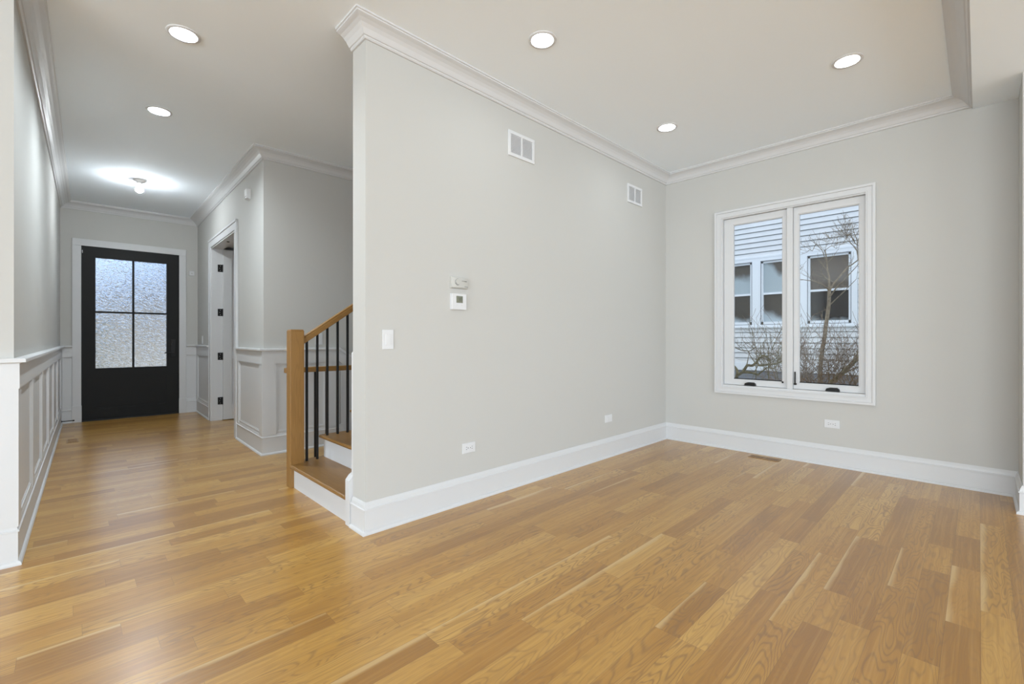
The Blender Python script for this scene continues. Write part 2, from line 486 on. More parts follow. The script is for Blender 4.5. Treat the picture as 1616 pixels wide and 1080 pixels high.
# ================================================================== CROWN
CROWN = [(0, CEIL), (0.112, CEIL), (0.112, CEIL - 0.010), (0.104, CEIL - 0.013), (0.104, CEIL - 0.020), (0.096, CEIL - 0.024), (0.080, CEIL - 0.030), (0.060, CEIL - 0.042),
         (0.043, CEIL - 0.058), (0.031, CEIL - 0.075), (0.024, CEIL - 0.084), (0.017, CEIL - 0.086), (0.017, CEIL - 0.093), (0.010, CEIL - 0.100), (0, CEIL - 0.100)]
seg = sweep([(1.287, 2.752), (1.287, 2.58), (5.05, 2.58), (5.05, 0.035), (-8.4, 0.035)], CROWN)
struct('trim_1', join(seg[0], seg[1]), 'trim', 'white crown moulding wrapping the end and top of the thermostat wall', 'crown moulding')
struct('trim_2', seg[2], 'trim', 'white crown moulding above the double window', 'crown moulding')
struct('trim_3', seg[3], 'trim', 'white crown moulding along the soffit', 'crown moulding')
with frame(hall):
    seg = sweep([(-8.4, 3.47), (HL, 3.47), (HL, HD), (HR, HD), (HR, PV[1]), (3.7, PV[1])], CROWN)
    struct('trim_4', join(seg[0], seg[1]), 'trim', 'white crown moulding along the left hall wall', 'crown moulding')
    struct('trim_5', seg[2], 'trim', 'white crown moulding above the black front door', 'crown moulding')
    struct('trim_6', seg[3], 'trim', 'white crown moulding on the right hall wall above the closet', 'crown moulding')
    struct('trim_7', seg[4], 'trim', 'white crown moulding above the staircase', 'crown moulding')

# ================================================================== BASEBOARDS
def base_prof(h):
    return [(0, 0), (0.030, 0), (0.030, 0.008), (0.026, 0.017), (0.018, 0.022), (0.016, 0.022), (0.016, h - 0.048), (0.021, h - 0.046), (0.021, h - 0.040),
            (0.015, h - 0.036), (0.012, h - 0.018), (0.007, h - 0.006), (0.004, h), (0, h)]
seg = sweep([(1.287, 2.745), (1.287, 2.58), (5.05, 2.58), (5.05, -0.205), (4.585, -0.205), (4.585, -0.36)], base_prof(0.19))
struct('baseboard_center', join(seg[0], seg[1]), 'trim', 'tall white baseboard along the thermostat wall and round its end', 'baseboard')
struct('baseboard_right', seg[2], 'trim', 'tall white baseboard under the double window', 'baseboard')
struct('baseboard_pier', join(seg[3], seg[4]), 'trim', 'white baseboard round the stub wall at the right edge', 'baseboard')

# ================================================================== HALL WAINSCOT
CAPP = [(0, 1.047), (0.022, 1.047), (0.028, 1.053), (0.046, 1.055), (0.046, 1.071), (0.042, 1.075), (0, 1.075)]
APR = [(0, 0.918), (0.022, 0.918), (0.022, 1.047), (0, 1.047)]
BACKP = [(0, 0.0), (0.003, 0.0), (0.003, 1.05), (0, 1.05)]
HB = base_prof(0.22)
def rect_ring(bm, p, d, nrm, a0, a1, z0, z1, w, t0, t1):
    """raised bead round a panel; p origin, d direction along wall, nrm into the room"""
    def bar(a, b, c, e):
        q = [(p[0] + d[0] * u + nrm[0] * t, p[1] + d[1] * u + nrm[1] * t) for u, t in ((a, t0), (b, t0), (b, t1), (a, t1))]
        A = [bm.verts.new((x, y, c)) for x, y in q]; B = [bm.verts.new((x, y, e)) for x, y in q]
        bm.faces.new(A[::-1]); bm.faces.new(B)
        for i in range(4): bm.faces.new([A[i], A[(i + 1) % 4], B[(i + 1) % 4], B[i]])
    bar(a0, a1, z0, z0 + w); bar(a0, a1, z1 - w, z1); bar(a0, a0 + w, z0 + w, z1 - w); bar(a1 - w, a1, z0 + w, z1 - w)
def wainscot(name, path, stiles, label):
    """stiles: per segment list of (start, end) along it"""
    root = thing(name, label, 'wainscot', (path[0][0], path[0][1], 0), kind='structure')
    build('panel', join(*sweep(path, BACKP)), 'trim', root)
    build('cap', join(*sweep(path, CAPP)), 'trim', root)
    build('apron', join(*sweep(path, APR)), 'trim', root)
    build('base', join(*sweep(path, HB)), 'trim', root)
    for i, st in enumerate(stiles):
        p, e = Vector(path[i]), Vector(path[i + 1]); d = (e - p).normalized(); nn = Vector((d.y, -d.x))
        for a, b in st:
            bm = new()
            c = [p + d * a, p + d * b, p + d * b + nn * 0.018, p + d * a + nn * 0.018]
            A = [bm.verts.new((v.x, v.y, 0.2)) for v in c]; B = [bm.verts.new((v.x, v.y, 0.92)) for v in c]
            bm.faces.new(A); bm.faces.new(B[::-1])
            for k in range(4): bm.faces.new([A[k], B[k], B[(k + 1) % 4], A[(k + 1) % 4]])
            build('stile', bm, 'trim', root)
        for (a, b), (c, f) in zip(st, st[1:]):
            if f - c and c - b > 0.12:
                bm = new(); rect_ring(bm, p, d, nn, b, c, 0.218, 0.918, 0.016, 0.001, 0.012)
                rect_ring(bm, p, d, nn, b + 0.016, c - 0.016, 0.234, 0.902, 0.010, 0.001, 0.006)
                build('panel_moulding', bm, 'trim', root)
    return root
with frame(hall):
    wainscot('trim_8', [(-4.6, 3.47), (HL, 3.47), (HL, HD), (-0.04, HD)],
             [[(0, 0.1), (1.4, 1.5), (2.8, 2.9), (4.30, 4.458)],
              [(0.0, 0.12), (0.84, 0.96), (1.66, 1.78), (2.50, 2.62), (3.34, 3.46), (4.20, 4.32), (5.20, 5.33)], [(0.02, 0.03)]],
             'white panelled wainscot along the left hall wall')
    wainscot('trim_9', [(1.262, HD), (HR, HD), (HR, CY1 + 0.11)], [[(0.14, 0.145)], [(0, 0.1), (0.96, 1.05)]], 'white wainscot in the far right corner beside the front door')
    wr_ = wainscot('trim_10', [(HR, CY0 - 0.11), (HR, PV[1]), (2.18, PV[1])], [[(0, 0.10), (0.97, 1.078)], [(0, 0.115), (0.615, 0.765)]], 'white panelled wainscot round the corner beside the staircase')
    # its cap and skirt run down beside the lower flight
    bm = new(); prism(bm, [(2.18, 1.047), (2.18, 1.075), (3.6, 0.05), (3.6, 0.022)], 'y', PV[1] - 0.046, PV[1]); build('cap', bm, 'trim', wr_)
    bm = new(); prism(bm, [(2.18, 0.918), (2.18, 1.047), (3.6, 0.022), (3.6, -0.107)], 'y', PV[1] - 0.022, PV[1]); build('apron', bm, 'trim', wr_)
    bm = new(); prism(bm, [(2.18, 0.92), (3.6, -0.1), (3.6, -1.3), (2.18, -0.1)], 'y', PV[1] - 0.003, PV[1]); build('panel', bm, 'trim', wr_)
    bm = new(); prism(bm, [(2.18, 0.0), (2.18, 0.22), (2.24, 0.22), (3.6, -0.72), (3.6, -0.97)], 'y', PV[1] - 0.016, PV[1]); build('base', bm, 'trim', wr_)

# ================================================================== FRONT DOOR
def fbox(bm, *a): box(bm, *a)
with frame(hall):
    d1 = thing('door_1', 'tall black front door with four rippled glass panes at the hall end', 'door', (0.61, HD, 0), kind='structure')
    cb = boxes((-0.042, 0.052, HD - 0.022, HD, 0, 2.485), (1.172, 1.262, HD - 0.022, HD, 0, 2.485), (-0.042, 1.262, HD - 0.022, HD, 2.485, 2.58),
               (-0.046, 0.056, HD - 0.030, HD, 0, 0.23), (1.168, 1.266, HD - 0.030, HD, 0, 0.23))
    tag(build('casing', cb, 'casing', d1, bevel=0.003), 'flat white door casing')
    tag(build('jamb', boxes((DX0 - 0.005, 0.056, HD - 0.002, HD + 0.15, 0, 2.485), (1.168, DX1 + 0.005, HD - 0.002, HD + 0.15, 0, 2.485), (DX0, DX1, HD - 0.002, HD + 0.15, 2.482, 2.51)), 'door', d1))
    X0, X1, Z0, Z1 = 0.057, 1.167, 0.018, 2.48
    G0, G1, GZ0, GZ1 = 0.200, 1.016, 0.747, 2.335
    ya, yb = HD + 0.004, HD + 0.049
    sl = boxes((X0, G0, ya, yb, Z0, Z1), (G1, X1, ya, yb, Z0, Z1), (G0, G1, ya, yb, GZ1, Z1), (G0, G1, ya, yb, 0.632, GZ0), (G0, G1, ya, yb, Z0, 0.168), (G0, G1, ya + 0.012, yb - 0.012, 0.16, 0.64))
    build('slab', sl, 'door', d1)
    build('panel_moulding', boxes((G0, G0 + 0.012, ya + 0.004, ya + 0.014, 0.168, 0.632), (G1 - 0.012, G1, ya + 0.004, ya + 0.014, 0.168, 0.632), (G0, G1, ya + 0.004, ya + 0.014, 0.168, 0.18), (G0, G1, ya + 0.004, ya + 0.014, 0.62, 0.632)), 'door', d1)
    GM, GZM = 0.618, 1.557
    build('muntin', boxes((GM - 0.012, GM + 0.012, ya + 0.004, yb - 0.004, GZ0, GZ1), (G0, G1, ya + 0.004, yb - 0.004, GZM - 0.012, GZM + 0.012)), 'door', d1)
    for (a, b) in ((G0, GM - 0.012), (GM + 0.012, G1)):
        for (c, f) in ((GZ0, GZM - 0.012), (GZM + 0.012, GZ1)):
            tag(build('glass_pane', boxes((a - 0.003, b + 0.003, ya + 0.020, ya + 0.026, c - 0.003, f + 0.003)), 'ripple', d1, keep=True), 'rippled clear glass')
    build('lock_plate', boxes((1.065, 1.125, ya - 0.012, ya, 0.89, 1.16)), 'black', d1, bevel=0.004)
    bm = new(); lathe(bm, (1.095, ya - 0.03, 0.955), [(0.013, -0.03), (0.013, 0.03)], 16, 'y'); box(bm, 0.985, 1.108, ya - 0.062, ya - 0.048, 0.946, 0.964)
    build('lever_handle', bm, 'black', d1, bevel=0.002)
    bm = new(); lathe(bm, (1.095, ya - 0.02, 1.09), [(0.022, -0.006), (0.022, 0.012)], 20, 'y'); build('deadbolt', bm, 'black', d1)
    for zz in (0.25, 1.24, 2.30):
        build('hinge', boxes((0.050, 0.062, ya - 0.010, ya + 0.004, zz, zz + 0.10)), 'black', d1)
    build('threshold', boxes((DX0, DX1, HD - 0.02, HD + 0.15, 0, 0.018)), 'black', d1)
    build('closing_sensor', boxes((0.060, 0.068, ya - 0.006, ya, 2.385, 2.425)), 'plastic', d1)

# ================================================================== CLOSET DOOR
with frame(hall):
    d2 = thing('door_2', 'white closet door standing open on four black hinges, right of the front door', 'door', (HR + 0.06, CY1, 0), kind='structure')
    c = new()
    for a, b in ((CY0 - 0.11, CY0), (CY1, CY1 + 0.11)):
        box(c, HR - 0.020, HR, a, b, 0, CZ + 0.11)
    box(c, HR - 0.020, HR, CY0, CY1, CZ, CZ + 0.11)
    box(c, HR - 0.030, HR, CY0 - 0.115, CY1 + 0.115, CZ + 0.085, CZ + 0.112)
    box(c, HR - 0.026, HR, CY0 - 0.115, CY0 - 0.085, 0, CZ + 0.112)
    box(c, HR - 0.026, HR, CY1 + 0.085, CY1 + 0.115, 0, CZ + 0.112)
    build('casing', c, 'casing', d2, bevel=0.003)
    build('jamb', boxes((HR - 0.008, HR + 0.128, CY0 - 0.002, CY0 + 0.016, 0, CZ), (HR - 0.008, HR + 0.128, CY1 - 0.016, CY1 + 0.002, 0, CZ), (HR - 0.008, HR + 0.128, CY0, CY1, CZ - 0.016, CZ + 0.002)), 'casing', d2)
    ys, yt = CY1 - 0.060, CY1 - 0.018
    x0, x1 = HR + 0.128, HR + 0.128 + 0.70
    s = boxes((x0, x0 + 0.11, ys, yt, 0.01, CZ - 0.02), (x1 - 0.11, x1, ys, yt, 0.01, CZ - 0.02), (x0 + 0.11, x1 - 0.11, ys, yt, CZ - 0.14, CZ - 0.02), (x0 + 0.11, x1 - 0.11, ys, yt, 0.88, 1.0), (x0 + 0.11, x1 - 0.11, ys, yt, 0.01, 0.22),
              (x0 + 0.10, x1 - 0.10, ys + 0.012, yt - 0.012, 0.2, CZ - 0.12))
    build('slab', s, 'trim', d2, bevel=0.002)
    for zz in (0.28, 0.92, 1.55, 2.185):
        h = boxes((HR + 0.068, HR + 0.126, CY1 - 0.0195, CY1 - 0.015, zz - 0.052, zz + 0.052), (x0 - 0.004, x0 + 0.001, ys + 0.004, CY1 - 0.017, zz - 0.052, zz + 0.052))
        lathe(h, (HR + 0.128, CY1 - 0.026, zz), [(0.007, -0.055), (0.007, 0.055)], 12)
        hg = build('hinge', h, 'black', d2)
        tag(hg, 'black butt hinge')
        sc = new()
        for dz in (-0.032, 0.0, 0.032): lathe(sc, (HR + 0.10 - 0.008 * (dz == 0), CY1 - 0.0205, zz + dz), [(0.0045, -0.001), (0.0045, 0.001)], 10, 'y')
        build('screw', sc, 'steel', hg)
    bm = new(); lathe(bm, (HR + 0.06, CY0 + 0.72, CZ - 0.017), [(0.014, -0.006), (0.018, 0.0), (0.018, 0.002)], 16); tag(build('ball_catch', bm, 'black', d2), 'small black catch on the head jamb')

# ================================================================== WINDOW
w1 = thing('window_1', 'white double casement window with black cranks', 'window', (5.05, 1.31, 0.59), kind='structure')
cas = []
def casing_ring(y0, y1, z0, z1, y2, y3, z2, z3, xf, xb):
    """picture-frame ring, mitred"""
    bm = new()
    O = [(y0, z0), (y1, z0), (y1, z1), (y0, z1)]; I = [(y2, z2), (y3, z2), (y3, z3), (y2, z3)]
    vf = [bm.verts.new((xf, *p)) for p in O]; vi = [bm.verts.new((xf, *p)) for p in I]
    bf = [bm.verts.new((xb, *p)) for p in O]; bi = [bm.verts.new((xb, *p)) for p in I]
    for i in range(4):
        j = (i + 1) % 4
        bm.faces.new([vf[i], vf[j], vi[j], vi[i]]); bm.faces.new([bf[i], bi[i], bi[j], bf[j]])
        bm.faces.new([vf[i], bf[i], bf[j], vf[j]]); bm.faces.new([vi[i], vi[j], bi[j], bi[i]])
    return bm
b = join(casing_ring(0.628, 2.005, 0.592, 2.537, 0.650, 1.983, 0.614, 2.515, 5.022, 5.051),
         casing_ring(0.650, 1.983, 0.614, 2.515, 0.688, 1.945, 0.652, 2.477, 5.031, 5.051),
         casing_ring(0.688, 1.945, 0.652, 2.477, 0.698, 1.932, 0.664, 2.466, 5.027, 5.051))
tag(build('casing', b, 'casing', w1, bevel=0.002), 'stepped white picture-frame casing')
build('frame', join(casing_ring(0.684, 1.936, 0.664, 2.471, 0.699, 1.925, 0.684, 2.455, 5.040, 5.17)), 'casing', w1)
build('mullion', boxes((5.052, 5.16, 1.268, 1.318, 0.684, 2.455)), 'casing', w1, bevel=0.003)
for (a, bb, ga, gb) in ((1.318, 1.925, 1.362, 1.832), (0.699, 1.268, 0.750, 1.224)):
    s_ = build('sash', casing_ring(a + 0.002, bb - 0.002, 0.686, 2.453, ga, gb, 0.742, 2.386, 5.078, 5.125), 'casing', w1, bevel=0.003)
    build('glazing_bead', casing_ring(ga - 0.001, gb + 0.001, 0.741, 2.387, ga + 0.006, gb - 0.006, 0.748, 2.380, 5.088, 5.112), 'casing', s_)
    tag(build('glass_pane', boxes((5.100, 5.104, ga, gb, 0.742, 2.386)), 'glass', s_), 'clear window glass')
    build('gasket', boxes((5.094, 5.0995, ga + 0.001, gb - 0.001, 0.7425, 0.757)), 'black', s_)
for yc in (1.655, 0.945):
    bm = new(); prism(bm, [(yc - 0.055, 0.690), (yc + 0.055, 0.690), (yc + 0.048, 0.712), (yc + 0.02, 0.722), (yc - 0.035, 0.722), (yc - 0.05, 0.710)], 'x', 5.046, 5.077)
    box(bm, 5.040, 5.052, yc - 0.05, yc + 0.035, 0.700, 0.713)
    tag(build('crank', bm, 'black', w1, bevel=0.002), 'folded black window crank')
bm = boxes((5.044, 5.053, 1.240, 1.252, 0.735, 0.855), (5.036, 5.053, 1.232, 1.254, 0.728, 0.745))
tag(build('sash_lock', bm, 'black', w1, bevel=0.002), 'black sash lock lever')
build('lock_pin', boxes((5.070, 5.080, 1.352, 1.366, 0.735, 0.752)), 'black', w1)

# ================================================================== STAIRCASE
RISE, RUN, NX, RX = 0.183, 0.27, 1.25, 1.282
YA, YB = 2.805, 3.862
st = thing('staircase', 'oak stairs with white risers rising behind the thermostat wall', 'staircase', (RX, 3.3, 0))
NST = 13
for k in range(NST):
    z1 = RISE * (k + 1); xa = NX + RUN * k; xb = RX + RUN * (k + 1) + 0.01
    ye = YB + 0.028
    zt = z1 - 0.028
    prof = [(xa + 0.012, zt), (xb, zt), (xb, z1), (xa + 0.012, z1), (xa + 0.004, z1 - 0.004), (xa, z1 - 0.014), (xa + 0.004, z1 - 0.024)]
    bm = new()
    if k == 0:
        prism(bm, prof, 'y', YA, 3.772)
        box(bm, 1.362, xb, 3.772, ye, zt, z1)
    else:
        prism(bm, prof, 'y', YA if k < 6 else 2.752, ye)
    tag(build('tread', bm, 'oak_y', st), 'oak tread')
    rx = RX + RUN * k
    tag(build('riser', boxes((rx, rx + 0.018, YA, 3.775 if k == 0 else YB, RISE * k, zt)), 'trim', st), 'white riser')
bm = new()
pts = [(1.37, 0.0)]
for k in range(NST):
    pts += [(max(1.37, RX + RUN * k + 0.004), RISE * k), (max(1.37, RX + RUN * k + 0.004), RISE * (k + 1) - 0.028)]
pts = [p for i, p in enumerate(pts) if i == 0 or p != pts[i - 1]]
ex = RX + RUN * NST
pts += [(ex, RISE * NST - 0.028), (ex, RISE * NST - 0.40), (1.37 + 0.30, 0.0)]
prism(bm, pts, 'y', YB - 0.02, YB)
build('stringer', bm, 'trim', st)
bm = new(); sl_ = RISE / RUN
prism(bm, [(1.262, 0), (1.262, 0.285), (1.285, 0.312), (5.0, 0.312 + 3.715 * sl_), (5.0, 2.2), (2.0, 0.0)], 'y', 2.7505, YA)
build('skirt_board', bm, 'trim', st)
# wainscot board on the stair side of the long wall
bm = new(); prism(bm, [(1.288, 0.29), (1.288, 1.085), (1.30, 1.10), (4.2, 1.10 + 2.9 * sl_), (4.2, 0.29 + 2.9 * sl_)], 'y', 2.7502, 2.772)
struct('trim_11', bm, 'trim', 'white panelling on the stair side of the long wall', 'wainscot')

# railing of the flight
rl = thing('stair_railing', 'oak newel post and sloping handrail with black balusters on the stairs', 'railing', (1.305, 3.82, 0))
bm = boxes((1.255, 1.360, 3.773, 3.862, 0, 1.238))
prism(bm, [(1.255, 1.238), (1.360, 1.238), (1.355, 1.249), (1.260, 1.249)], 'y', 3.778, 3.857)
tag(build('newel_post', bm, 'oak_z', rl, bevel=0.003), 'square oak newel post')
def railz(x): return 1.131 + (x - 1.36) * sl_          # underside
xe = 3.9
bm = new()
for ya_, yb_, o0_, o1_ in ((3.787, 3.847, 0.0, 0.046), (3.793, 3.841, 0.044, 0.062)):
    prism(bm, [(1.357, railz(1.357) + o0_), (xe, railz(xe) + o0_), (xe, railz(xe) + o1_), (1.357, railz(1.357) + o1_)], 'y', ya_, yb_)
tag(build('handrail', bm, 'oak_x', rl, bevel=0.004), 'sloping oak handrail')
first = None
bxs = [1.395, 1.479, 1.562, 1.650, 1.737] + [1.737 + 0.09 * i for i in range(1, 14)]
for x in bxs:
    k = int((x - NX) / RUN) ; z0 = RISE * (k + 1)
    build('baluster', boxes((x - 0.008, x + 0.008, 3.809, 3.825, z0 - 0.002, railz(x) + 0.01)), 'black', rl)
# level guard beyond
gr = thing('guard_railing', 'low level oak rail on black balusters behind the stair newel', 'railing', (1.38, 4.1, 0))
tag(build('rail', boxes((1.318, 3.2, 4.073, 4.127, 0.884, 0.928)), 'oak_x', gr, bevel=0.006), 'level oak rail')
tag(build('post', boxes((1.345, 1.43, 4.062, 4.138, 0, 0.886)), 'oak_z', gr), 'oak post')
for i in range(14):
    x = 1.571 + 0.0995 * i
    build('baluster', boxes((x - 0.008, x + 0.008, 4.092, 4.108, 0, 0.886)), 'black', gr)
# lower flight, going down beside the wall
lf = thing('lower_staircase', 'oak stairs going down beside the panelled wall behind the guard rail', 'staircase', (2.2, 4.55, -1.2))
for k in range(6):
    build('tread', boxes((2.2 + 0.26 * k, 2.2 + 0.26 * (k + 1) + 0.02, 4.165, 4.935, -RISE * (k + 1) - 0.028, -RISE * (k + 1))), 'oak_y', lf)

# ================================================================== CEILING LIGHTS
LBL = ['round recessed light in the room ceiling nearest the long wall',
       'recessed light in the ceiling corner between the long wall and the window wall',
       'recessed light in the room ceiling closest to the soffit',
       'recessed light in the hall ceiling nearest the viewer, the largest',
       'recessed light in the hall ceiling between the nearest one and the bare bulb']
lx, ly = LIGHTS[0]
r0 = thing('recessed_light', LBL[0], 'ceiling light', (lx, ly, CEIL), 'recessed ceiling lights')
bm = new(); lathe(bm, (lx, ly, CEIL), [(0.090, 0.0005), (0.090, -0.003), (0.086, -0.006), (0.072, -0.006), (0.0695, -0.003), (0.060, 0.028)], 48, cap=False)
build('trim_ring', bm, 'plastic', r0, smooth=True)
bm = new(); lathe(bm, (lx, ly, CEIL), [(0.061, 0.028), (0.061, 0.022), (0.059, 0.0215)], 48); tag(build('lens', bm, 'lens', r0, smooth=True), 'glowing white lens')
def can_light(root, power):
    l = bpy.data.lights.new('lamp', 'AREA'); l.shape = 'DISK'; l.size = 0.115; l.energy = power; l.color = (0.82, 0.93, 1.0); l.spread = rad(168)
    o = bpy.data.objects.new('lamp', l); COL.objects.link(o); o.parent = root; o.location = (0, 0, 0.020)
can_light(r0, 1.2)
for i in range(1, 5):
    r_ = r0.copy(); COL.objects.link(r_); r_.location = (LIGHTS[i][0], LIGHTS[i][1], CEIL); r_['label'] = LBL[i]
    for ch in [o for o in r0.children if o.type == 'MESH']:
        c = ch.copy(); COL.objects.link(c); c.parent = r_
    can_light(r_, 1.5 if i < 3 else (11.0, 23.0)[i - 3])          # hall lamps get extra power to lift the darker hall

bx, by = BULB
lh = thing('lampholder', 'bare glowing bulb in a white porcelain ceiling lampholder near the front door', 'ceiling light', (bx, by, CEIL))
bm = new(); lathe(bm, (bx, by, CEIL), [(0.058, 0.001), (0.058, -0.010), (0.052, -0.018), (0.030, -0.024), (0.024, -0.044), (0.0, -0.044)], 32); build('base', bm, 'porcelain', lh, smooth=True)
bm = new(); lathe(bm, (bx, by, CEIL - 0.044), [(0.0, 0.003), (0.015, 0.002), (0.018, -0.014), (0.026, -0.030), (0.037, -0.052), (0.0405, -0.066), (0.0398, -0.076)], 32, cap=False); build('bulb_neck', bm, 'bulb_neck', lh, smooth=True)
bm = new(); lathe(bm, (bx, by, CEIL - 0.044), [(0.0398, -0.076), (0.037, -0.088), (0.026, -0.102), (0.010, -0.109), (0.0, -0.110)], 32); tag(build('bulb', bm, 'bulb', lh, smooth=True), 'glowing round bulb')

# ================================================================== WALL VENTS
def wall_vent(xc, zc, w, h, label):
    Y = 2.58
    r = thing('wall_vent', label, 'air vent', (xc, Y, zc - h / 2), 'supply vents high on the long wall')
    x0, x1, z0, z1 = xc - w / 2, xc + w / 2, zc - h / 2, zc + h / 2; e = 0.026
    build('frame', boxes((x0, x1, Y - 0.010, Y, z0, z0 + e), (x0, x1, Y - 0.010, Y, z1 - e, z1), (x0, x0 + e, Y - 0.010, Y, z0 + e, z1 - e), (x1 - e, x1, Y - 0.010, Y, z0 + e, z1 - e)), 'plastic', r, bevel=0.002)
    build('divider', boxes((xc - 0.008, xc + 0.008, Y - 0.009, Y, z0 + e, z1 - e)), 'plastic', r)
    build('backing', boxes((x0 + e, x1 - e, Y - 0.002, Y, z0 + e, z1 - e)), 'louver_back', r)
    n = 17
    for a, b in ((x0 + e, xc - 0.008), (xc + 0.008, x1 - e)):
        bm = new()
        for i in range(n):
            z = z0 + e + (z1 - z0 - 2 * e) * (i + 0.5) / n
            prism(bm, [(Y - 0.002, z - 0.003), (Y - 0.008, z - 0.0055), (Y - 0.0085, z - 0.004), (Y - 0.002, z + 0.004)], 'x', a, b)
        build('louvers', bm, 'plastic', r)
wall_vent(2.622, 2.719, 0.298, 0.200, 'white wall vent high up near the middle of the long wall, the larger looking one')
wall_vent(4.353, 2.712, 0.290, 0.195, 'white wall vent high up near the window corner')

# ================================================================== OUTLETS, SWITCHES
def plate(r, o, u, n, w, h, t=0.006, m='plastic', name='plate'):
    """box on a wall: o centre, u along the wall, n out of it"""
    bm = new(); vs = []
    o, u, n = Vector(o), Vector(u), Vector(n); up = Vector((0, 0, 1))
    for a in (-w / 2, w / 2):
        for c in (-0.001, t):
            for zz in (-h / 2, h / 2): vs.append(bm.verts.new(o + u * a + n * c + up * zz))
    for f in ((0, 1, 3, 2), (4, 6, 7, 5), (0, 4, 5, 1), (2, 3, 7, 6), (0, 2, 6, 4), (1, 5, 7, 3)): bm.faces.new([vs[i] for i in f])
    return build(name, bm, m, r, bevel=min(0.0015, t / 3))
def outlet(o, u, n, label, blank=False, w=0.117, h=0.073):
    o, u, n = Vector(o), Vector(u), Vector(n)
    r = thing('power_outlet' if not blank else 'data_jack', label, 'outlet', tuple(o), 'wall plates above the baseboard')
    plate(r, o, u, n, w, h)
    if blank:
        plate(r, o + n * 0.006, u, n, 0.070, 0.034, 0.002, name='insert')
        return r
    for s in (-1, 1):
        rc = plate(r, o + u * s * 0.0195 + n * 0.006, u, n, 0.034, 0.036, 0.002, name='receptacle')
        bm = new(); c = o + u * s * 0.0195 + n * 0.0078
        for du, dz, a, b in ((0.006, 0.008, 0.0085, 0.0028), (0.006, -0.008, 0.0105, 0.0028), (-0.009, 0, 0.0055, 0.0055)):
            vs = [bm.verts.new(c + u * (du * s * 1 + p) + n * q + Vector((0, 0, dz + t))) for p in (-a / 2, a / 2) for q in (0, 0.0006) for t in (-b / 2, b / 2)]
            for f in ((0, 1, 3, 2), (4, 6, 7, 5), (0, 4, 5, 1), (2, 3, 7, 6), (0, 2, 6, 4), (1, 5, 7, 3)): bm.faces.new([vs[i] for i in f])
        build('slots', bm, 'slot', rc)
    return r
outlet((2.080, 2.58, 0.388), (1, 0, 0), (0, -1, 0), 'white horizontal power outlet low on the long wall')
outlet((3.861, 2.58, 0.381), (1, 0, 0), (0, -1, 0), 'small white wall plate low on the long wall near the window corner', True)
outlet((5.05, 0.947, 0.388), (0, 1, 0), (-1, 0, 0), 'white horizontal power outlet under the double window')
def switch(o, u, n, label):
    o, u, n = Vector(o), Vector(u), Vector(n)
    r = thing('light_switch', label, 'light switch', tuple(o))
    plate(r, o, u, n, 0.074, 0.122)
    plate(r, o + n * 0.006, u, n, 0.034, 0.067, 0.003, name='rocker')
    return r
switch((1.434, 2.58, 1.172), (1, 0, 0), (0, -1, 0), 'white rocker light switch near the end of the long wall')
hp = lambda x, y, z: Vector(hall((x, y, z)))
hu, hv = Vector((math.cos(A0), -math.sin(A0), 0)), Vector((math.sin(A0), math.cos(A0), 0))
switch(hp(1.962, PV[1], 1.172), hu, -hv, 'white light switch on the wall behind the stair balusters')
switch(hp(HR, 8.36, 1.155), hv, -hu, 'white light switch between the front door and the closet')

# ================================================================== THERMOSTATS
tm = thing('thermostat', 'beige dial humidistat box, upper of the two controls on the long wall', 'thermostat', (1.98, 2.58, 1.53))
plate(tm, (1.985, 2.58, 1.571), (1, 0, 0), (0, -1, 0), 0.148, 0.080, 0.018, 'cream', 'back_box')
bm = new(); pr = []
for i in range(9):
    t = -1 + 2 * i / 8; pr.append((1.985 + t * 0.071, 2.58 - 0.030 + 0.008 * t * t))
pr += [(2.056, 2.563), (1.914, 2.563)]
prism(bm, pr, 'z', 1.535, 1.607); build('cover', bm, 'cream', tm, bevel=0.002)
bm = new(); lathe(bm, (1.962, 2.5535, 1.574), [(0.019, 0.004), (0.019, -0.004), (0.016, -0.006)], 32, 'y'); build('dial', bm, 'cream', tm, bevel=0.0005)
bm = new()
for i in range(7):
    a = rad(100 + i * 27); c_ = (1.962 + 0.024 * math.cos(a), 1.574 + 0.024 * math.sin(a))
    box(bm, c_[0] - 0.0022, c_[0] + 0.0022, 2.5488, 2.556, c_[1] - 0.002, c_[1] + 0.002)
for i in range(5):
    a = rad(205 + i * 18); c_ = (1.962 + 0.0195 * math.cos(a), 1.574 + 0.0195 * math.sin(a))
    box(bm, c_[0] - 0.003, c_[0] + 0.003, 2.5478, 2.554, c_[1] - 0.0025, c_[1] + 0.0025)
build('dial_marks', bm, 'grey', tm); bm = new()
for i in range(6): box(bm, 1.995 + i * 0.008, 2.0005 + i * 0.008, 2.5500, 2.556, 1.580, 1.586)
build('lettering', bm, 'grey', tm); bm = new()
box(bm, 2.020, 2.052, 2.5520, 2.560, 1.5435, 1.548)
build('logo', bm, 'grey', tm)
t2 = thing('thermostat', 'white square thermostat with small grey screen below the beige box', 'thermostat', (1.975, 2.58, 1.38))
plate(t2, (1.977, 2.58, 1.437), (1, 0, 0), (0, -1, 0), 0.128, 0.112, 0.024, 'plastic', 'body')
plate(t2, (1.979, 2.556, 1.453), (1, 0, 0), (0, -1, 0), 0.056, 0.048, 0.002, 'lcd', 'screen')
bm = new()
def seg7(bm, x, z, w, h, on, y0=2.5535, y1=2.5545, t=0.0022):
    S7 = {'a': (0, h, w, h), 'b': (w, h / 2, w, h), 'c': (w, 0, w, h / 2), 'd': (0, 0, w, 0), 'e': (0, 0, 0, h / 2), 'f': (0, h / 2, 0, h), 'g': (0, h / 2, w, h / 2)}
    for k in on:
        a, b_, c_, d_ = S7[k]; box(bm, x + a - t / 2, x + c_ + t / 2, y0, y1, z + b_ - t / 2, z + d_ + t / 2)
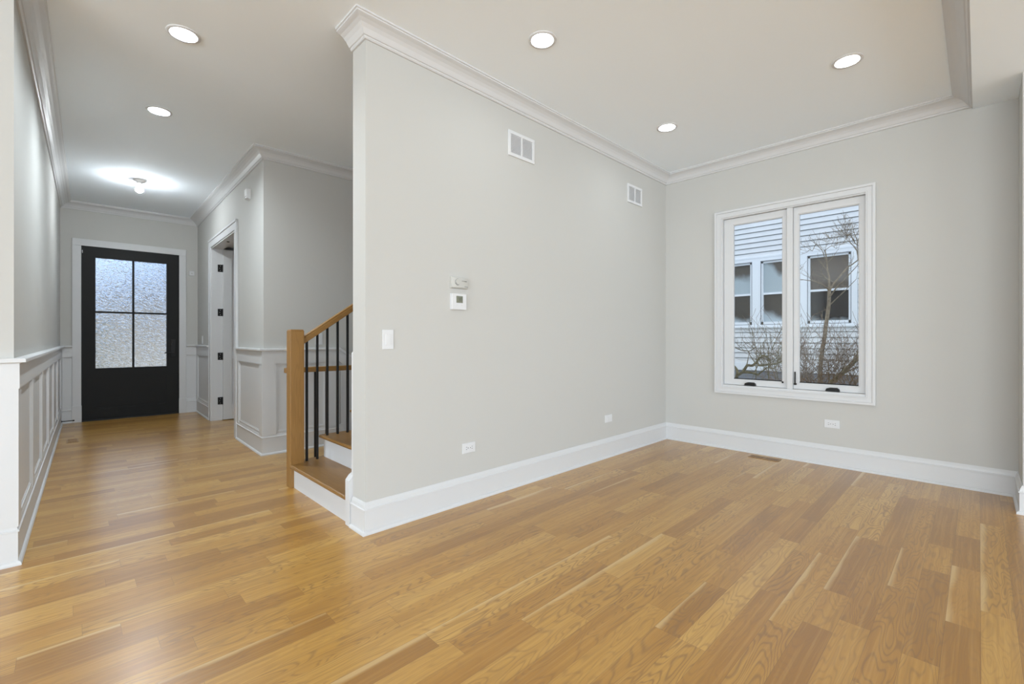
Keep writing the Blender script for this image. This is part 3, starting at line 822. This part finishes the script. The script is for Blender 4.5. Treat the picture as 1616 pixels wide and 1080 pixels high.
seg7(bm, 1.966, 1.443, 0.011, 0.020, 'abc'); seg7(bm, 1.985, 1.443, 0.011, 0.020, 'abcdef')
box(bm, 1.957, 1.972, 2.5535, 2.5545, 1.4335, 1.4355)
build('digits', bm, 'lcd_ink', t2)
for s in (-1, 1): plate(t2, (1.979 + s * 0.022, 2.5555, 1.415), (1, 0, 0), (0, -1, 0), 0.010, 0.006, 0.002, 'plastic', 'button')

# ================================================================== SENSORS, DOOR STOP
with frame(hall):
    r = thing('door_chime', 'small white box high on the hall wall above the stair corner', 'chime', (HR, 5.56, 2.685))
    bm = new(); prism(bm, [(HR + 0.001, 2.685), (HR - 0.040, 2.700), (HR - 0.045, 2.795), (HR + 0.001, 2.800)], 'y', 5.515, 5.605); build('body', bm, 'plastic', r, bevel=0.003)
    build('cover_line', boxes((HR - 0.0455, HR - 0.040, 5.52, 5.60, 2.715, 2.718)), 'louver_back', r)
    r = thing('motion_sensor', 'small white sensor on the wall right of the front door casing', 'sensor', (1.335, HD, 2.175))
    build('body', boxes((1.302, 1.368, HD - 0.028, HD + 0.001, 2.178, 2.250)), 'plastic', r, bevel=0.006)
    build('lens', boxes((1.327, 1.343, HD - 0.031, HD - 0.027, 2.205, 2.222)), 'cream', r)
    r = thing('door_stop', 'black spring door stop at the foot of the left hall wainscot', 'door stop', (HL + 0.02, 8.70, 0.03))
    bm = new(); lathe(bm, (HL + 0.015, 8.70, 0.042), [(0.013, -0.002), (0.013, 0.006), (0.006, 0.010)], 16, 'x'); build('base', bm, 'black', r)
    bm = new()
    prof = []
    for i in range(24): prof += [(0.0062, 0.008 + i * 0.0045), (0.0048, 0.008 + i * 0.0045 + 0.0022)]
    lathe(bm, (HL + 0.015, 8.70, 0.042), prof, 12, 'x'); build('spring', bm, 'black', r)
    bm = new(); lathe(bm, (HL + 0.015, 8.70, 0.042), [(0.008, 0.112), (0.009, 0.118), (0.008, 0.130)], 14, 'x'); build('rubber_tip', bm, 'black', r)

# ================================================================== FLOOR VENTS
def floor_vent(x0, x1, y0, y1, label, slots, m_slot):
    r = thing('floor_vent', label, 'air vent', ((x0 + x1) / 2, (y0 + y1) / 2, 0), 'wooden floor vents')
    e = 0.014; ym = (y0 + y1) / 2
    build('recess', boxes((x0 + e, x1 - e, y0 + e, y1 - e, 0.0003, 0.0012)), m_slot, r)
    build('frame', boxes((x0, x1, y0, y0 + e, 0, 0.004), (x0, x1, y1 - e, y1, 0, 0.004), (x0, x0 + e, y0 + e, y1 - e, 0, 0.004), (x1 - e, x1, y0 + e, y1 - e, 0, 0.004), (x0 + e, x1 - e, ym - 0.008, ym + 0.008, 0, 0.004)), 'oak_vent', r)
    bm = new()
    for a, b in ((y0 + e, ym - 0.008), (ym + 0.008, y1 - e)):
        for i in range(slots):
            c = a + (b - a) * (i + 0.5) / slots
            prism(bm, [(c - 0.0045, 0.0008), (c + 0.0005, 0.0008), (c + 0.0045, 0.004), (c - 0.0005, 0.004)], 'x', x0 + e, x1 - e)
    build('slats', bm, 'oak_vent', r)
floor_vent(4.845, 4.950, 1.335, 1.605, 'slotted wooden floor vent against the baseboard under the window', 8, 'slot')
floor_vent(-0.005, 0.095, 7.14, 7.40, 'flush wooden floor vent in the hall before the front door', 9, 'oak_vent_dark')

# ================================================================== OUTSIDE: NEIGHBOUR'S HOUSE
tag(build('ground', boxes((-40, 60, -40, 60, -0.65, -0.62)), 'ground'), 'bare winter ground outside', 'ground', kind='structure')
nh = thing('neighbour_house', 'pale blue clapboard house with white window band seen through the window', 'house', (9.3, 2, -0.6))
HX = 9.3; EX = 0.097
bm = new()
def clap(bm, z0, z1, ya_, yb_):
    n = int(math.ceil((z1 - z0) / EX))
    for i in range(n):
        a = z0 + i * EX; b = min(a + EX, z1)
        prism(bm, [(HX + 0.05, a), (HX - 0.024, a), (HX - 0.010, b - 0.015), (HX + 0.014, b - 0.013), (HX + 0.014, b), (HX + 0.05, b)], 'y', ya_, yb_)
clap(bm, 2.699, 6.2, -4.0, 9.0); clap(bm, 0.715, 1.395, -4.0, 9.0); clap(bm, 1.394, 2.70, -4.0, 1.39)
tag(build('siding', bm, 'siding', nh), 'pale blue clapboard siding')
build('body_wall', boxes((HX + 0.045, HX + 6, -4, 9, -0.65, 6.2)), 'found', nh)
build('skirt_board', boxes((HX - 0.03, HX + 0.05, -4, 9, 0.574, 0.717)), 'out_white', nh)
build('foundation', boxes((HX - 0.005, HX + 0.05, -4, 9, -0.65, 0.575)), 'found', nh)
WZ0, WZ1, WZM = 1.44, 2.61, 2.007
wins = [(1.482, 2.090), (2.232, 2.840), (3.006, 3.614), (3.78, 4.39)]
band = [(HX - 0.036, HX + 0.05, 1.392, 9.0, WZ1, 2.70), (HX - 0.036, HX + 0.05, 1.392, 9.0, 1.395, WZ0)]
yy = 1.392
for a, b in wins + [(9.0, 9.0)]:
    band.append((HX - 0.036, HX + 0.05, yy, a, WZ0, WZ1)); yy = b
band += [(HX - 0.05, HX, 1.37, 9.0, 1.375, 1.405), (HX - 0.04, HX, 1.38, 9.0, 2.68, 2.712)]
build('window_band', boxes(*band), 'out_white', nh)
P1 = frost_pane('frosted_upper_pane', (0.075, 0.068, 0.058), (0.38, 0.46, 0.50), 0.9, 1.0, 0.62)
P2 = frost_pane('frosted_lower_pane', (0.055, 0.050, 0.042), (0.42, 0.50, 0.55), 0.5, 4.0, 0.16)
P3 = frost_pane('shade_pane', (0.115, 0.10, 0.085), (0.3, 0.3, 0.3), 0.0, 2.0, -0.5)
P4 = frost_pane('dark_pane', (0.012, 0.012, 0.015), (0.4, 0.47, 0.5), 0.15, 7.0, 0.02)
for i, (a, b) in enumerate(wins):
    wf = boxes((HX - 0.015, HX + 0.03, a, a + 0.03, WZ0, WZ1), (HX - 0.015, HX + 0.03, b - 0.03, b, WZ0, WZ1), (HX - 0.015, HX + 0.03, a, b, WZ1 - 0.035, WZ1), (HX - 0.015, HX + 0.03, a, b, WZ0, WZ0 + 0.045),
               (HX - 0.008, HX + 0.03, a + 0.03, b - 0.03, WZM - 0.018, WZM + 0.018))
    f = build('window', wf, 'out_white', nh)
    build('pane', boxes((HX + 0.014, HX + 0.02, a + 0.03, b - 0.03, WZM, WZ1 - 0.03)), P3 if i == 0 else P1, f)
    build('pane', boxes((HX + 0.024, HX + 0.03, a + 0.03, b - 0.03, WZ0 + 0.04, WZM)), P4 if i == 0 else P2, f)
    # thin grey stop round each window
    build('storm_frame', boxes((HX - 0.0370, HX - 0.028, a - 0.010, a, WZ0 - 0.01, WZ1 + 0.01), (HX - 0.0370, HX - 0.028, b, b + 0.010, WZ0 - 0.01, WZ1 + 0.01), (HX - 0.0370, HX - 0.028, a, b, WZ1, WZ1 + 0.010), (HX - 0.0370, HX - 0.028, a, b, WZ0 - 0.010, WZ0)), 'found', f)

# ================================================================== OUTSIDE: BARE TREE AND SHRUBS
def at(px, py, X):
    """world point that the eye sees at pixel (px, py), at distance X along the room"""
    t = rad(45.69); a = (px - 808) / 719.5; b = -(py - 534) / 719.5
    rx, ry = math.cos(t) + a * math.sin(t), math.sin(t) - a * math.cos(t); k = X / rx
    return Vector((X, ry * k, EYE + b * k))
rnd = random.Random(5)
def twig(bm, p, d, ln, r, depth, up=0.15, n=4, wob=0.35):
    k = 4; pts = [p]; rr = [r]; d = d.normalized(); kids = []
    for i in range(k):
        d = (d + Vector((rnd.uniform(-wob, wob), rnd.uniform(-wob, wob), rnd.uniform(-wob, wob) + up)) * 0.6).normalized()
        pts.append(pts[-1] + d * ln / k); rr.append(max(0.0018, r * (1 - 0.7 * (i + 1) / k)))
        if depth > 0 and i >= 0: kids.append((pts[-1].copy(), d.copy(), rr[-1]))
    tube(bm, pts, rr, n)
    for q, dd, r_ in kids:
        for _ in range(1 if depth == 1 else 2):
            side = Vector((rnd.uniform(-1, 1), rnd.uniform(-1, 1), rnd.uniform(-0.5, 1)))
            twig(bm, q, dd * 0.7 + side.normalized() * 0.8, ln * rnd.uniform(0.45, 0.65), max(0.0022, r_ * 0.6), depth - 1, up, n, wob)
def limb(bm, pix, r0, r1, depth=1, tw=0.3, n=8, step=2):
    pts = [at(*q) for q in pix]
    # smooth
    fine = []
    for i in range(len(pts) - 1):
        for s in range(3): fine.append(pts[i].lerp(pts[i + 1], s / 3) + Vector((0, rnd.uniform(-.004, .004), rnd.uniform(-.004, .004))))
    fine.append(pts[-1])
    rr = [r0 + (r1 - r0) * i / (len(fine) - 1) for i in range(len(fine))]
    tube(bm, fine, rr, n)
    for i in range(2, len(fine), step):
        if depth < 0: break
        d = (fine[i] - fine[i - 1]).normalized()
        side = Vector((rnd.uniform(-1, 1), rnd.uniform(-1, 1), rnd.uniform(-0.3, 1)))
        twig(bm, fine[i], d * 0.5 + side, tw * rnd.uniform(0.6, 1.1), max(0.003, rr[i] * 0.45), depth)
bm = new()
X = 8.2
limb(bm, [(1291, 655, X), (1294, 600, X), (1296, 565, X), (1302, 525, X + .03), (1307, 490, X + .05), (1309, 455, X + .05)], 0.034, 0.024, -1, n=10)
limb(bm, [(1309, 457, X + .05), (1308, 438, X + .08), (1305, 415, X + .1), (1302, 395, X + .1)], 0.018, 0.006, 1, 0.30)
limb(bm, [(1309, 458, X + .05), (1298, 449, X - .1), (1283, 444, X - .2), (1262, 441, X - .35)], 0.012, 0.004, 1, 0.28)
limb(bm, [(1309, 458, X + .05), (1322, 440, X + .1), (1338, 422, X + .15), (1354, 411, X + .2), (1362, 400, X + .25)], 0.014, 0.006, 1, 0.30)
limb(bm, [(1308, 470, X + .05), (1322, 452, X - .05), (1340, 434, X - .1), (1356, 415, X - .15)], 0.011, 0.004, 1, 0.22)
limb(bm, [(1354, 411, X + .2), (1352, 395, X + .2), (1340, 380, X + .1), (1325, 386, X)], 0.007, 0.003, 2, 0.26, step=2)
limb(bm, [(1350, 385, X + .25), (1343, 372, X + .2), (1334, 368, X + .1), (1327, 372, X)], 0.006, 0.003, 2, 0.24, step=2)
limb(bm, [(1302, 395, X + .1), (1312, 388, X), (1320, 392, X - .1)], 0.005, 0.0025, 1, 0.22, step=1)
limb(bm, [(1288, 385, X - .1), (1282, 396, X - .1), (1276, 392, X - .2)], 0.005, 0.0025, 1, 0.22, step=1)
limb(bm, [(1262, 441, X - .35), (1256, 432, X - .4), (1250, 428, X - .4)], 0.004, 0.002, 1, 0.2, step=1)
limb(bm, [(1354, 405, X + .2), (1352, 380, X + .3), (1346, 362, X + .3)], 0.007, 0.003, 1, 0.26, step=1)
limb(bm, [(1311, 480, X + .05), (1330, 462, X), (1352, 440, X - .1)], 0.008, 0.003, 0, 0.2)
limb(bm, [(1305, 415, X + .1), (1297, 395, X), (1288, 385, X - .1)], 0.006, 0.003, 1, 0.22, step=1)
tree = tag(build('tree', bm, 'bark', smooth=True), 'slim bare tree with a leaning trunk outside the right window sash', 'tree')

bm = new()
X = 6.9
base = at(1302, 640, X)
for i in range(44):
    p = base + Vector((rnd.uniform(-0.12, 0.12), rnd.uniform(-0.6, 0.5), rnd.uniform(0.0, 0.15)))
    d = Vector((rnd.uniform(-0.25, 0.25), rnd.uniform(-1.0, 1.0), rnd.uniform(0.5, 1.2)))
    twig(bm, p, d, rnd.uniform(0.4, 0.72), rnd.uniform(0.005, 0.008), 2, 0.08, 4, 0.4)
for i in range(7):     # stems down to the ground
    q = base + Vector((rnd.uniform(-0.15, 0.15), rnd.uniform(-0.35, 0.35), 0.08))
    tube(bm, [Vector((base.x + rnd.uniform(-.05, .05), base.y + rnd.uniform(-.1, .1), -0.62)), q.lerp(base, 0.5) - Vector((0, 0, .2)), q], [0.014, 0.011, 0.007], 6)
tag(build('shrub', bm, 'twig', smooth=True), 'dense brown leafless shrub at the foot of the slim tree', 'shrub')

bm = new()
X = 7.55
limb(bm, [(1300, 660, X), (1303, 622, X), (1312, 603, X), (1326, 592, X), (1342, 577, X + .05), (1358, 562, X + .1), (1375, 548, X + .15)], 0.035, 0.023, 0, 0.20, n=10)
limb(bm, [(1330, 590, X), (1345, 583, X), (1362, 578, X - .1)], 0.010, 0.004, 1, 0.2)
bot = at(1300, 660, X)
tube(bm, [Vector((bot.x, bot.y + .05, -0.62)), bot], [0.036, 0.030], 8)
tag(build('leaning_trunk', bm, 'mossy', smooth=True), 'thick mossy stem leaning right at the lower right window corner', 'tree')

bm = new()
X = 6.0
limb(bm, [(1150, 625, X), (1157, 606, X), (1164, 592, X), (1172, 588, X), (1186, 588, X), (1196, 592, X)], 0.026, 0.012, -1, n=9)
limb(bm, [(1164, 592, X), (1163, 584, X + .05), (1157, 576, X + .1), (1148, 570, X + .1)], 0.017, 0.010, -1, n=9)
limb(bm, [(1172, 588, X), (1179, 577, X), (1188, 577, X), (1194, 572, X + .05), (1198, 566, X + .05), (1205, 561, X + .1), (1212, 566, X + .1), (1216, 573, X + .1)], 0.018, 0.007, 0, 0.25)
limb(bm, [(1194, 573, X + .05), (1199, 577, X), (1212, 576, X), (1226, 574, X), (1240, 568, X), (1252, 560, X)], 0.014, 0.008, 1, 0.28)
limb(bm, [(1196, 592, X), (1204, 585, X), (1210, 581, X), (1222, 582, X - .05), (1227, 575, X - .05), (1230, 563, X)], 0.010, 0.004, 1, 0.25)
limb(bm, [(1157, 548, X + .3), (1170, 553, X + .3), (1182, 555, X + .3), (1192, 548, X + .3)], 0.006, 0.003, 1, 0.2)
for pxx in (1192, 1210, 1224, 1236):
    limb(bm, [(pxx, 640, X + .2), (pxx + rnd.uniform(-4, 4), 595, X + .2), (pxx + rnd.uniform(-8, 8), 555, X + .2), (pxx + rnd.uniform(-14, 14), 520, X + .25)], 0.006, 0.0025, 1, 0.24)
bot = at(1150, 625, X)
tube(bm, [Vector((bot.x, bot.y + .06, -0.62)), bot], [0.040, 0.030], 8)
tag(build('gnarled_shrub', bm, 'mossy', smooth=True), 'gnarled bare shrub outside the left window sash', 'shrub')

# ================================================================== OUTSIDE: STREET BEYOND THE FRONT DOOR
sx, sy = hall((0.6, 8.9, 0))[:2]
tag(build('porch', boxes((-1.2, 2.6, 9.02, 10.6, -0.65, -0.02)), mat('concrete', (0.55, 0.56, 0.57), 0.85)), 'pale concrete porch slab outside the front door', 'porch', kind='structure')
oh = thing('street_house', 'blurred beige house across the street behind the front door glass', 'house', (2.6, 27, -0.6))
build('wall', boxes((-0.6, 9.0, 26, 34, -0.65, 2.9)), mat('beige_stucco', (0.46, 0.41, 0.34), 0.8), oh)
bm = new(); prism(bm, [(-1.1, 2.85), (9.5, 2.85), (4.2, 4.6)], 'y', 25.6, 34.4); build('roof', bm, mat('grey_shingles', (0.25, 0.25, 0.27), 0.9), oh)
bm = new()
for i in range(260):
    u = Vector((rnd.gauss(0, 1), rnd.gauss(0, 1), rnd.gauss(0, 1))).normalized()
    p = Vector((-1.6, 18.5, 0.5)) + Vector((u.x * 1.9, u.y * 1.1, u.z * 1.1))
    bmesh.ops.create_icosphere(bm, subdivisions=1, radius=rnd.uniform(0.18, 0.34), matrix=Matrix.Translation(p))
tag(build('hedge', bm, mat('dull_evergreen', (0.09, 0.14, 0.10), 0.9)), 'blurred dull green bush behind the front door glass', 'bush')
tag(build('street', boxes((-40, 60, 20, 25, -0.62, -0.60)), mat('wet_asphalt', (0.30, 0.31, 0.33), 0.6)), 'grey street beyond the front door', 'street', kind='structure')
